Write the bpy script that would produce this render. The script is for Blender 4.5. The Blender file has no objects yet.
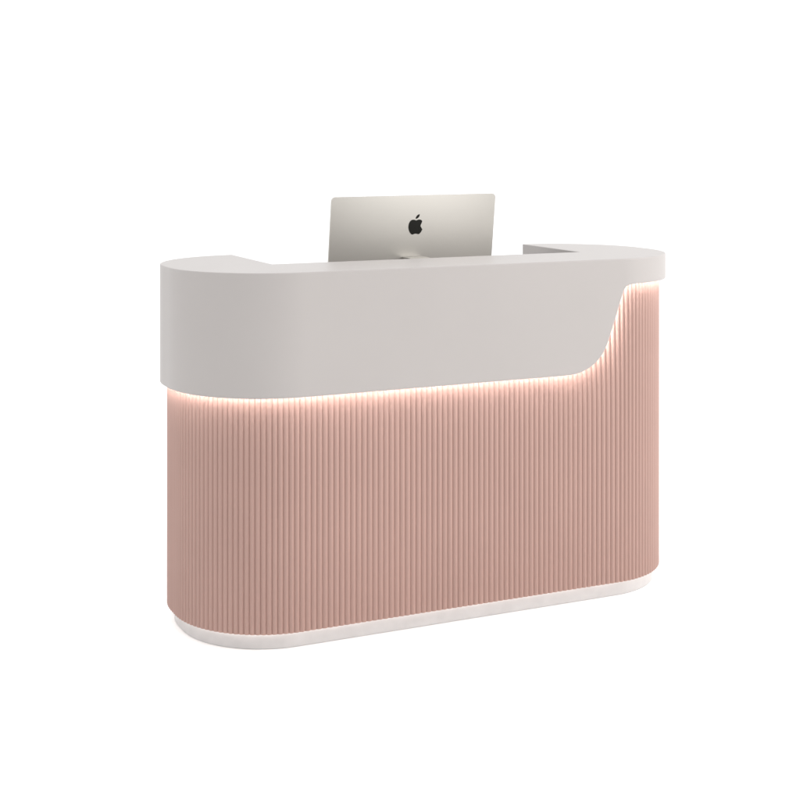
import bpy, bmesh, math, random
from mathutils import Vector
random.seed(4)
S = bpy.context.scene
C = S.collection
R = math.radians

# ------------------------------------------------------------------ helpers
def link(name, me, mat, parent=None, smooth=True, angle=35, wn=True):
    me.materials.append(mat)
    if smooth:
        for p in me.polygons:
            p.use_smooth = True
        me.set_sharp_from_angle(angle=R(angle))
    o = bpy.data.objects.new(name, me)
    C.objects.link(o)
    if parent:
        o.parent = parent
    if wn and smooth:
        m = o.modifiers.new('weighted_normal', 'WEIGHTED_NORMAL')
        m.keep_sharp = True
        m.weight = 80
    return o

def from_bm(name, bm, mat, parent=None, **k):
    bmesh.ops.recalc_face_normals(bm, faces=bm.faces[:])
    me = bpy.data.meshes.new(name)
    bm.to_mesh(me)
    bm.free()
    return link(name, me, mat, parent, **k)

def empty(name, loc, label, cat, rz=0):
    o = bpy.data.objects.new(name, None)
    o.empty_display_size = .1
    C.objects.link(o)
    o.location = loc
    o.rotation_euler = (0, 0, rz)
    o['label'] = label
    o['category'] = cat
    return o

def mat(name, col, rough=.5, metal=0., spec=.5, mottling=.0, mscale=6., bump=0., bscale=200., coat=0.):
    m = bpy.data.materials.new(name)
    m.use_nodes = True
    nt = m.node_tree
    b = nt.nodes['Principled BSDF']
    b.inputs['Base Color'].default_value = (*col, 1)
    b.inputs['Roughness'].default_value = rough
    b.inputs['Metallic'].default_value = metal
    b.inputs['Specular IOR Level'].default_value = spec
    b.inputs['Coat Weight'].default_value = coat
    tc = nt.nodes.new('ShaderNodeTexCoord')
    if mottling:
        n = nt.nodes.new('ShaderNodeTexNoise')
        n.inputs['Scale'].default_value = mscale
        n.inputs['Detail'].default_value = 5
        nt.links.new(tc.outputs['Object'], n.inputs['Vector'])
        r = nt.nodes.new('ShaderNodeMapRange')
        r.inputs['From Min'].default_value = .3
        r.inputs['From Max'].default_value = .7
        r.inputs['To Min'].default_value = 1 - mottling
        r.inputs['To Max'].default_value = 1 + mottling
        nt.links.new(n.outputs['Fac'], r.inputs['Value'])
        mx = nt.nodes.new('ShaderNodeVectorMath')
        mx.operation = 'SCALE'
        mx.inputs[0].default_value = col
        nt.links.new(r.outputs['Result'], mx.inputs['Scale'])
        nt.links.new(mx.outputs['Vector'], b.inputs['Base Color'])
    if bump:
        n = nt.nodes.new('ShaderNodeTexNoise')
        n.inputs['Scale'].default_value = bscale
        n.inputs['Detail'].default_value = 3
        nt.links.new(tc.outputs['Object'], n.inputs['Vector'])
        bu = nt.nodes.new('ShaderNodeBump')
        bu.inputs['Strength'].default_value = bump
        bu.inputs['Distance'].default_value = .001
        nt.links.new(n.outputs['Fac'], bu.inputs['Height'])
        nt.links.new(bu.outputs['Normal'], b.inputs['Normal'])
    return m

def emit(name, col, strength):
    m = bpy.data.materials.new(name)
    m.use_nodes = True
    nt = m.node_tree
    nt.nodes.remove(nt.nodes['Principled BSDF'])
    e = nt.nodes.new('ShaderNodeEmission')
    e.inputs['Color'].default_value = (*col, 1)
    e.inputs['Strength'].default_value = strength
    nt.links.new(e.outputs[0], nt.nodes['Material Output'].inputs['Surface'])
    return m

# ------------------------------------------------------------------ materials
M_COUNTER = mat('counter_lacquer', (.378, .354, .343), rough=.42, spec=.35, mottling=.012, mscale=3, bump=.05, bscale=350)
M_PINK = mat('blush_lacquer', (.372, .238, .204), rough=.5, spec=.3, mottling=.02, mscale=5, bump=.04, bscale=300)
M_PLINTH = mat('plinth_stone', (.50, .482, .475), rough=.4, spec=.4, mottling=.04, mscale=26)
M_LED = emit('led_warm_white', (1., .96, .935), 74.)
M_LED_LOW = emit('led_plinth', (1., .93, .89), 6.)
M_TOP = mat('worktop_laminate', (.36, .34, .325), rough=.45, mottling=.015, mscale=8)
M_ALU = mat('brushed_aluminium', (.49, .472, .44), rough=.46, metal=.68, bump=.03, bscale=900)
M_BLACK = mat('black_gloss', (.010, .010, .008), rough=.4, spec=.12)
M_GLASS = mat('screen_glass', (.01, .01, .012), rough=.06, spec=.5)
M_FLOOR = mat('white_studio_floor', (.93, .93, .93), rough=.8, spec=.1)

# ------------------------------------------------------------------ desk plan
H = 1.10
L, D, RC = 1.734, .683, .316
OV, PL = .0213, .0228
XL, XR = -.545, .567
YI = -D/2 + .289            # inner face of the front counter
ZB = .0487
hx, hy = L/2 - RC, D/2 - RC
Q = RC*math.pi/2
S1 = hx; S2 = S1 + Q; S3 = S2 + 2*hy; S4 = S3 + Q
SR = S4 + (hx - XR) - .006  # arc length at the right arm's back corner
SL = -(S4 + (hx + XL) - .006)

def plan(s, off=0.):
    """point on the desk's outline at arc length s (0 = middle of the front), moved outward by off"""
    g = 1 if s >= 0 else -1
    a = abs(s)
    if a <= S1:
        p, n = (a, -D/2), (0, -1)
    elif a <= S2:
        t = (a - S1)/RC
        n = (math.sin(t), -math.cos(t)); p = (hx + RC*n[0], -hy + RC*n[1])
    elif a <= S3:
        n = (1, 0); p = (L/2, -hy + (a - S2))
    elif a <= S4:
        t = (a - S3)/RC
        n = (math.cos(t), math.sin(t)); p = (hx + RC*n[0], hy + RC*n[1])
    else:
        n = (0, 1); p = (hx - (a - S4), D/2)
    return (g*(p[0] + off*n[0]), p[1] + off*n[1])

KEY = [(.30,.737),(.345,.7375),(.365,.7388),(.386,.7425),(.408,.7500),(.430,.7610),(.450,.7755),(.468,.794),
       (.481,.8140),(.492,.8370),(.502,.8630),(.521,.9140),(.540,.9670),(.5495,.9915),(.5555,1.0025),(.563,1.0095),
       (.573,1.0135),(.588,1.0155),(.61,1.0165)]
def pchip(x):
    if x <= KEY[0][0]: return KEY[0][1]
    if x >= KEY[-1][0]: return KEY[-1][1]
    n = len(KEY)
    d = [(KEY[i+1][1]-KEY[i][1])/(KEY[i+1][0]-KEY[i][0]) for i in range(n-1)]
    m = [d[0]] + [0 if d[i-1]*d[i] <= 0 else 2*d[i-1]*d[i]/(d[i-1]+d[i]) for i in range(1, n-1)] + [d[-1]]
    for i in range(n-1):
        if KEY[i][0] <= x <= KEY[i+1][0]:
            h = KEY[i+1][0]-KEY[i][0]; t = (x-KEY[i][0])/h
            return ((2*t**3-3*t*t+1)*KEY[i][1] + (t**3-2*t*t+t)*h*m[i] +
                    (-2*t**3+3*t*t)*KEY[i+1][1] + (t**3-t*t)*h*m[i+1])

def lower_edge(d):
    """(s, z) along the counter's lower edge, moved d into the panel"""
    ss = []
    s = SL
    while s < SR - 1e-6:
        ss.append(s)
        st = .0016 if .33 < s < .62 else .009
        s += st
    ss.append(SR)
    out = []
    for s in ss:
        e = .0008
        dz = (pchip(s+e) - pchip(s-e))/(2*e)
        k = math.hypot(1, dz)
        ns, nz = -dz/k, 1/k
        out.append((min(max(s + d*ns, SL), SR), pchip(s) + d*nz))
    return out

# ------------------------------------------------------------------ the desk
desk = empty('reception_desk', (0, 0, 0),
             'curved reception desk with fluted blush pink front, glowing light strip and greige wraparound counter', 'reception desk')

def counter():
    bm = bmesh.new()
    TH = .005
    EB = .0016
    e0 = lower_edge(0)
    e1 = lower_edge(EB)
    n = len(e0)
    B = .0035
    rows = []
    rows.append([(*plan(s, -TH), 1.092) for s, z in e1])          # inside of skirt, top
    rows.append([(*plan(s, -TH), z) for s, z in e1])
    rows.append([(*plan(s, -TH+EB), z) for s, z in e0])
    rows.append([(*plan(s, -EB), z) for s, z in e0])
    rows.append([(*plan(s, -EB*.3), z+ (z1-z)*.3) for (s, z), (s1, z1) in zip(e0, e1)])
    rows.append([(*plan(s, 0), z) for s, z in e1])
    rows.append([(*plan(s, 0), max(z+.004, H-.07)) for s, z in e1])
    sx = [s for s, z in e1]
    for k in range(5):
        a = k/4*math.pi/2
        rows.append([(*plan(s, -B + B*math.cos(a)), H - B + B*math.sin(a)) for s in sx])
    V = [[bm.verts.new(c) for c in r] for r in rows]
    for a, b in zip(V[:-1], V[1:]):
        for i in range(n-1):
            try: bm.faces.new((a[i], a[i+1], b[i+1], b[i]))
            except ValueError: pass
    # top with its notch, rounded over its inner edge
    b2 = .0025
    inner = [(XR, D/2-B), (XR, YI), (XL, YI), (XL, D/2-B)]
    shift = [(b2, 0), (b2, -b2), (-b2, -b2), (-b2, 0)]
    tops = []
    for k in range(4):
        a = k/3*math.pi/2
        f = 1-math.sin(a); g = 1-math.cos(a)
        tops.append([bm.verts.new((x + sx_*f, y + sy_*f, H - b2*g)) for (x, y), (sx_, sy_) in zip(inner, shift)])
    tops.append([bm.verts.new((x, y, .735)) for x, y in inner])
    top = bm.faces.new(V[-1] + tops[0])
    for a, b in zip(tops[:-1], tops[1:]):
        for i in range(3):
            bm.faces.new((a[i], a[i+1], b[i+1], b[i]))
    # back ends of the arms
    colR = [r[-1] for r in V[5:]] + [t[0] for t in tops]
    colL = [r[0] for r in V[5:]] + [t[3] for t in tops]
    for col in (colR, colL):
        try: bm.faces.new(col)
        except ValueError: pass
    bm.normal_update()
    bmesh.ops.triangulate(bm, faces=[top])
    return from_bm('counter', bm, M_COUNTER, desk, angle=38)
counter()

PITCH_N = round((SR - SL - .02)/.0178)
def fluted():
    bm = bmesh.new()
    PER = 12
    A = .0050
    a0, a1 = SL + .0, SR - .0
    pitch = (a1 - a0)/PITCH_N
    cols = []
    for i in range(PITCH_N):
        for k in range(PER):
            t = k/PER
            # rounded reed with a soft valley between neighbours
            u = 2*t - 1
            h = .65*(math.sqrt(max(0, 1 - u*u)) - 1) - .35*(1 - math.cos(math.pi*u))/2
            cols.append((a0 + (i+t)*pitch, A*h))
    cols.append((a1, -A))
    rows = []
    for z, d in ((ZB, -.0022), (ZB+.0007, -.0007), (ZB+.0022, 0), (.30, 0), (.60, 0), (.80, 0), (1.09, 0)):
        rows.append([bm.verts.new((*plan(s, -OV + h + d), z)) for s, h in cols])
    for a, b in zip(rows[:-1], rows[1:]):
        for i in range(len(cols)-1):
            bm.faces.new((a[i], a[i+1], b[i+1], b[i]))
    g = .003
    inn = [(XR+g, D/2-OV-.006), (XR+g, YI-g), (XL-g, YI-g), (XL-g, D/2-OV-.006)]
    lo = [bm.verts.new((x, y, ZB)) for x, y in inn]
    hi = [bm.verts.new((x, y, 1.09)) for x, y in inn]
    for i in range(3):
        bm.faces.new((lo[i], lo[i+1], hi[i+1], hi[i]))
    bm.faces.new([r[-1] for r in rows] + [hi[0], lo[0]])
    bm.faces.new([r[0] for r in rows] + [hi[3], lo[3]])
    f = [bm.faces.new(rows[0] + lo), bm.faces.new(rows[-1] + hi)]
    bm.normal_update()
    bmesh.ops.triangulate(bm, faces=f)
    o = from_bm('fluted_body', bm, M_PINK, desk, angle=40, wn=False)
    return o
fluted()

def strip():
    bm = bmesh.new()
    lo = lower_edge(.016)
    hi = lower_edge(.019)
    n = len(lo)
    o0, o1 = -.0056, -.0106
    rows = [[bm.verts.new((*plan(s, o), z)) for s, z in e] for e, o in ((lo, o0), (lo, o1), (hi, o1), (hi, o0))]
    for k in range(4):
        a, b = rows[k], rows[(k+1) % 4]
        for i in range(n-1):
            bm.faces.new((a[i], a[i+1], b[i+1], b[i]))
    bm.faces.new([r[0] for r in rows]); bm.faces.new([r[-1] for r in rows])
    return from_bm('light_strip', bm, M_LED, desk, wn=False)
strip()

def plinth():
    bm = bmesh.new()
    off = -OV - PL
    N = 420
    ss = [SL + (SR-SL)*i/N for i in range(N+1)]
    b = .006
    prof = [(-.003, 0.), (-.001, .001), (0, .003), (0, ZB-.003-b)]
    for k in range(1, 6):
        a = k/5*math.pi/2
        prof.append((-b + b*math.cos(a), ZB - .003 - b + b*math.sin(a)))
    rows = [[bm.verts.new((*plan(s, off + d), z)) for s in ss] for d, z in prof]
    for a, b_ in zip(rows[:-1], rows[1:]):
        for i in range(N):
            bm.faces.new((a[i], a[i+1], b_[i+1], b_[i]))
    g = .02
    inn = [(XR+g, D/2-.07), (XR+g, YI-g), (XL-g, YI-g), (XL-g, D/2-.07)]
    lo = [bm.verts.new((x, y, 0)) for x, y in inn]
    hi = [bm.verts.new((x, y, ZB-.003)) for x, y in inn]
    for i in range(3):
        bm.faces.new((lo[i], lo[i+1], hi[i+1], hi[i]))
    bm.faces.new([r[-1] for r in rows] + [hi[0], lo[0]])
    bm.faces.new([r[0] for r in rows] + [hi[3], lo[3]])
    f = [bm.faces.new(rows[0] + lo), bm.faces.new(rows[-1] + hi)]
    bm.normal_update()
    bmesh.ops.triangulate(bm, faces=f)
    return from_bm('plinth', bm, M_PLINTH, desk)
plinth()

def plinth_glow():
    """a thin light strip tucked under the body, washing the top of the plinth"""
    bm = bmesh.new()
    N = 300
    a0, a1 = SL + .02, SR - .02
    ss = [a0 + (a1-a0)*i/N for i in range(N+1)]
    o0, o1 = -OV - .014, -OV - .018
    rows = [[bm.verts.new((*plan(s, o), z)) for s in ss] for o, z in ((o0, ZB-.002), (o1, ZB-.002), (o1, ZB-.0004), (o0, ZB-.0004))]
    for k in range(4):
        a, b = rows[k], rows[(k+1) % 4]
        for i in range(N):
            bm.faces.new((a[i], a[i+1], b[i+1], b[i]))
    bm.faces.new([r[0] for r in rows]); bm.faces.new([r[-1] for r in rows])
    return from_bm('light_strip', bm, M_LED_LOW, desk, wn=False)
plinth_glow()

def box_bm(x0, x1, y0, y1, z0, z1, bev=.002, seg=2):
    bm = bmesh.new()
    bmesh.ops.create_cube(bm, size=1)
    for v in bm.verts:
        v.co = Vector(((x0+x1)/2 + v.co.x*(x1-x0), (y0+y1)/2 + v.co.y*(y1-y0), (z0+z1)/2 + v.co.z*(z1-z0)))
    if bev:
        bmesh.ops.bevel(bm, geom=bm.edges[:], offset=bev, segments=seg, profile=.5, affect='EDGES')
    return bm
ZT = .772
from_bm('worktop', box_bm(XL+.001, XR-.001, YI+.001, D/2-.006, ZT-.028, ZT), M_TOP, desk)

# ------------------------------------------------------------------ the computer
PCW, PCH, PCR = .648, .505, .014
TOPZ = 1.294
TILT, YAW = R(6.65), R(5.09)
PX, PY = .0564, .18
pc = empty('desktop_computer', (PX, PY, ZT),
           'silver all-in-one desktop computer seen from behind on the desk, black fruit emblem on its back', 'computer', YAW)

def housing_depth(x, z):
    """how far the back bulges behind the screen plane; x, z from the middle of the housing"""
    u = min(1, abs(x)/(PCW/2)); w = min(1, abs(z)/(PCH/2))
    return .006 + .016*(1 - u**2.4)*(1 - w**2.2)
# housing space: x right, z up, origin in the middle, back towards -y, tilted about its top edge
cz = PCH/2
def place(x, y, z):
    """housing space -> computer space (origin at its base)"""
    zz = z - PCH/2                       # below the top edge
    yy = y*math.cos(TILT) - zz*math.sin(TILT)
    z2 = y*math.sin(TILT) + zz*math.cos(TILT)
    return (x, yy, TOPZ - ZT + z2)

def ymax(x):
    e = abs(x) - (PCW/2 - PCR)
    if e <= 0: return PCH/2
    return PCH/2 - PCR + math.sqrt(max(0, PCR**2 - e*e))
def axis(n, half, r):
    core = [math.sin((i/n*2-1)*math.pi/2)*(half - r) for i in range(n+1)]
    side = [half - r + r*math.sin(k/6*math.pi/2) for k in range(1, 7)]
    return [-a for a in reversed(side)] + core + side
def housing():
    bm = bmesh.new()
    xs = axis(46, PCW/2, PCR)
    NT = 40
    ts = [math.sin((i/NT*2-1)*math.pi/2) for i in range(NT+1)]
    back = [[bm.verts.new(place(x, -housing_depth(x, t*ymax(x)), t*ymax(x))) for t in ts] for x in xs]
    front = [[bm.verts.new(place(x, 0, t*ymax(x))) for t in ts] for x in xs]
    for G in (back, front):
        for a, b in zip(G[:-1], G[1:]):
            for i in range(NT):
                bm.faces.new((a[i], a[i+1], b[i+1], b[i]))
    ring = lambda G: [c[0] for c in G] + G[-1][1:] + [c[-1] for c in reversed(G[:-1])] + list(reversed(G[0][1:-1]))
    A, B = ring(back), ring(front)
    for i in range(len(A)):
        j = (i+1) % len(A)
        bm.faces.new((A[i], A[j], B[j], B[i]))
    bmesh.ops.remove_doubles(bm, verts=bm.verts[:], dist=1e-6)
    return from_bm('housing', bm, M_ALU, pc, angle=40)
hs = housing()

def screen():
    """flat glass over the front above the chin, with the housing's rounded upper corners"""
    bm = bmesh.new()
    zlo = -PCH/2 + .075
    xs = [x*(1 - .004/PCW) for x in axis(12, PCW/2, PCR)]
    lo, hi = [], []
    for x in xs:
        zt = ymax(x/(1 - .004/PCW)) - .002
        lo.append([bm.verts.new(place(x, y, zlo)) for y in (-.001, .0016)])
        hi.append([bm.verts.new(place(x, y, zt)) for y in (-.001, .0016)])
    for i in range(len(xs)-1):
        a, b, c, d = lo[i], lo[i+1], hi[i+1], hi[i]
        bm.faces.new((a[1], b[1], c[1], d[1])); bm.faces.new((a[0], d[0], c[0], b[0]))
        bm.faces.new((a[0], b[0], b[1], a[1])); bm.faces.new((d[0], d[1], c[1], c[0]))
    for k in (0, -1):
        bm.faces.new((lo[k][0], lo[k][1], hi[k][1], hi[k][0]))
    return from_bm('screen', bm, M_GLASS, pc)
screen()

def emblem():
    zx, zz = 22.2/3.95e-3, 22.2/3.43e-3
    body = [(372,343),(345,333),(315,326),(285,327),(255,342),(228,372),(210,415),(202,465),(204,515),(216,565),
            (236,606),(258,635),(278,649),(300,652),(330,641),(362,635),(394,641),(420,648),(440,645),(462,628),
            (484,598),(502,566),(511,548),(492,531),(476,505),(468,472),(468,436),(477,403),(492,380),(506,366),
            (494,347),(472,333),(446,326),(420,327),(396,336)]
    leaf = [(362,308),(363,284),(376,256),(396,232),(420,216),(446,210),(446,232),(438,257),(420,282),(396,301),(378,307)]
    bm = bmesh.new()
    for poly in (body, leaf):
        n = len(poly); pts = []
        for i in range(n):                                   # smooth closed outline
            p0, p1, p2, p3 = (poly[(i+k-1) % n] for k in range(4))
            sharp = poly is body and i in (21, 22, 28, 29)
            for k in range(1 if sharp else 4):
                t = k/4
                c = [.5*(2*p1[a] + (p2[a]-p0[a])*t + (2*p0[a]-5*p1[a]+4*p2[a]-p3[a])*t*t + (3*p1[a]-p0[a]-3*p2[a]+p3[a])*t**3) for a in (0, 1)]
                pts.append(c)
        vs = [bm.verts.new(((x-355)/zx - .004, 0, -(y-431)/zz)) for x, y in pts]
        bm.faces.new(vs)
    bmesh.ops.triangulate(bm, faces=bm.faces[:])
    for _ in range(3):
        long = [e for e in bm.edges if e.calc_length() > .005]
        if not long: break
        bmesh.ops.subdivide_edges(bm, edges=long, cuts=1)
        bmesh.ops.triangulate(bm, faces=[f for f in bm.faces if len(f.verts) > 3])
    ZC = PCH/2 - .098
    ext = bmesh.ops.extrude_face_region(bm, geom=bm.faces[:])
    up = {v for v in ext['geom'] if isinstance(v, bmesh.types.BMVert)}
    for v in bm.verts:
        x, z = v.co.x, v.co.z + ZC
        d = housing_depth(x, z)
        v.co = Vector(place(x, -d - (.0007 if v in up else -.001), z))
    return from_bm('emblem', bm, M_BLACK, hs, angle=30, wn=False)
emblem()

ARM_Z = 1.0826 - ZT          # height of the arm's flat top above the desk
def stand():
    """one bent plate: out of the back, down, and forward into the foot"""
    path = []
    y_back = -.074
    zt = ARM_Z
    path.append((.0, zt)); path.append((-.04, zt)); path.append((y_back + .03, zt - .001))
    for k in range(1, 8):
        a = k/8*math.pi/2
        path.append((y_back + .03 - .03*math.sin(a), zt - .03 + .03*math.cos(a)))
    for k in range(1, 10):
        path.append((y_back - .012*math.sin(k/10*math.pi), zt - .03 - (zt - .075)*k/10))
    for k in range(0, 9):
        a = k/8*math.pi/2
        path.append((y_back + .04 - .04*math.cos(a), .045 - .04*math.sin(a)))
    path += [(y_back + .10, .005), (.06, .005), (.095, .005)]
    bm = bmesh.new()
    th = .0026
    rows = []
    n = len(path)
    tot = n - 1
    for i, (y, z) in enumerate(path):
        a = path[max(0, i-1)]; b = path[min(n-1, i+1)]
        dy, dz = b[0]-a[0], b[1]-a[1]
        k = math.hypot(dy, dz)
        ny, nz = dz/k, -dy/k
        w = .038 + .037*min(1, max(0, (ARM_Z - z)/ARM_Z))**1.2
        rows.append([bm.verts.new((x, y + ny*o, z + nz*o)) for x, o in ((-w-.015, -th), (-w-.015, th), (w-.015, th), (w-.015, -th))])
    for a, b in zip(rows[:-1], rows[1:]):
        for k in range(4):
            bm.faces.new((a[k], a[(k+1) % 4], b[(k+1) % 4], b[k]))
    bm.faces.new(rows[0]); bm.faces.new(rows[-1])
    es = [e for e in bm.edges if len(e.link_faces) == 2 and e.calc_face_angle(0) > 1.2]
    bmesh.ops.bevel(bm, geom=es, offset=.0012, segments=2, profile=.5, affect='EDGES')
    return from_bm('stand', bm, M_ALU, pc, angle=40)
stand()
# ------------------------------------------------------------------ the studio
bm = bmesh.new()
bmesh.ops.create_circle(bm, cap_ends=True, cap_tris=True, segments=96, radius=80)
fl = from_bm('floor', bm, M_FLOOR, None, smooth=False)
fl['kind'] = 'structure'
fl['label'] = 'seamless pure white studio floor under the desk'

w = bpy.data.worlds.new('World')
S.world = w
w.use_nodes = True
nt = w.node_tree
bg = nt.nodes['Background']
# a white studio dome: bright behind and to the right of the desk, dimmer on the side of the camera
tc = nt.nodes.new('ShaderNodeTexCoord')
dot = nt.nodes.new('ShaderNodeVectorMath'); dot.operation = 'DOT_PRODUCT'
dot.inputs[1].default_value = Vector((.52, .62, .5)).normalized()
nt.links.new(tc.outputs['Generated'], dot.inputs[0])
mr = nt.nodes.new('ShaderNodeMapRange'); mr.interpolation_type = 'SMOOTHSTEP'
mr.inputs['From Min'].default_value = -.85
mr.inputs['From Max'].default_value = .5
mr.inputs['To Min'].default_value = 1.08
mr.inputs['To Max'].default_value = 1.4
nt.links.new(dot.outputs['Value'], mr.inputs['Value'])
bg.inputs['Color'].default_value = (1, 1, 1, 1)
nt.links.new(mr.outputs['Result'], bg.inputs['Strength'])

def area(name, loc, target, sx, sy, power, col=(1, 1, 1)):
    d = bpy.data.lights.new(name, 'AREA')
    d.shape = 'RECTANGLE'; d.size = sx; d.size_y = sy
    d.energy = power; d.color = col
    o = bpy.data.objects.new(name, d)
    C.objects.link(o)
    o.location = loc
    o.rotation_euler = (Vector(target) - Vector(loc)).to_track_quat('-Z', 'Y').to_euler()
    return o
area('softbox_overhead', (0, -.3, 4.2), (0, -.3, 0), 5, 5, 18)
area('softbox_right', (4.4, -2.9, 3.0), (.3, -.1, .7), 3.0, 3.0, 170, (1, .97, .94))

# ------------------------------------------------------------------ camera and output
cd = bpy.data.cameras.new('camera')
cam = bpy.data.objects.new('camera', cd)
C.objects.link(cam)
S.camera = cam
cam.location = (-2.0553, -4.2175, 1.4935)
cam.rotation_euler = (R(90 - .0637), 0, R(-25.0242))
cd.sensor_width = 36
cd.lens = 36*1430.56/800
cd.shift_y = -(400 - 138.24)/800
cd.clip_end = 300
S.view_settings.view_transform = 'Standard'
S.view_settings.look = 'None'
S.view_settings.exposure = 0
S.view_settings.gamma = 1
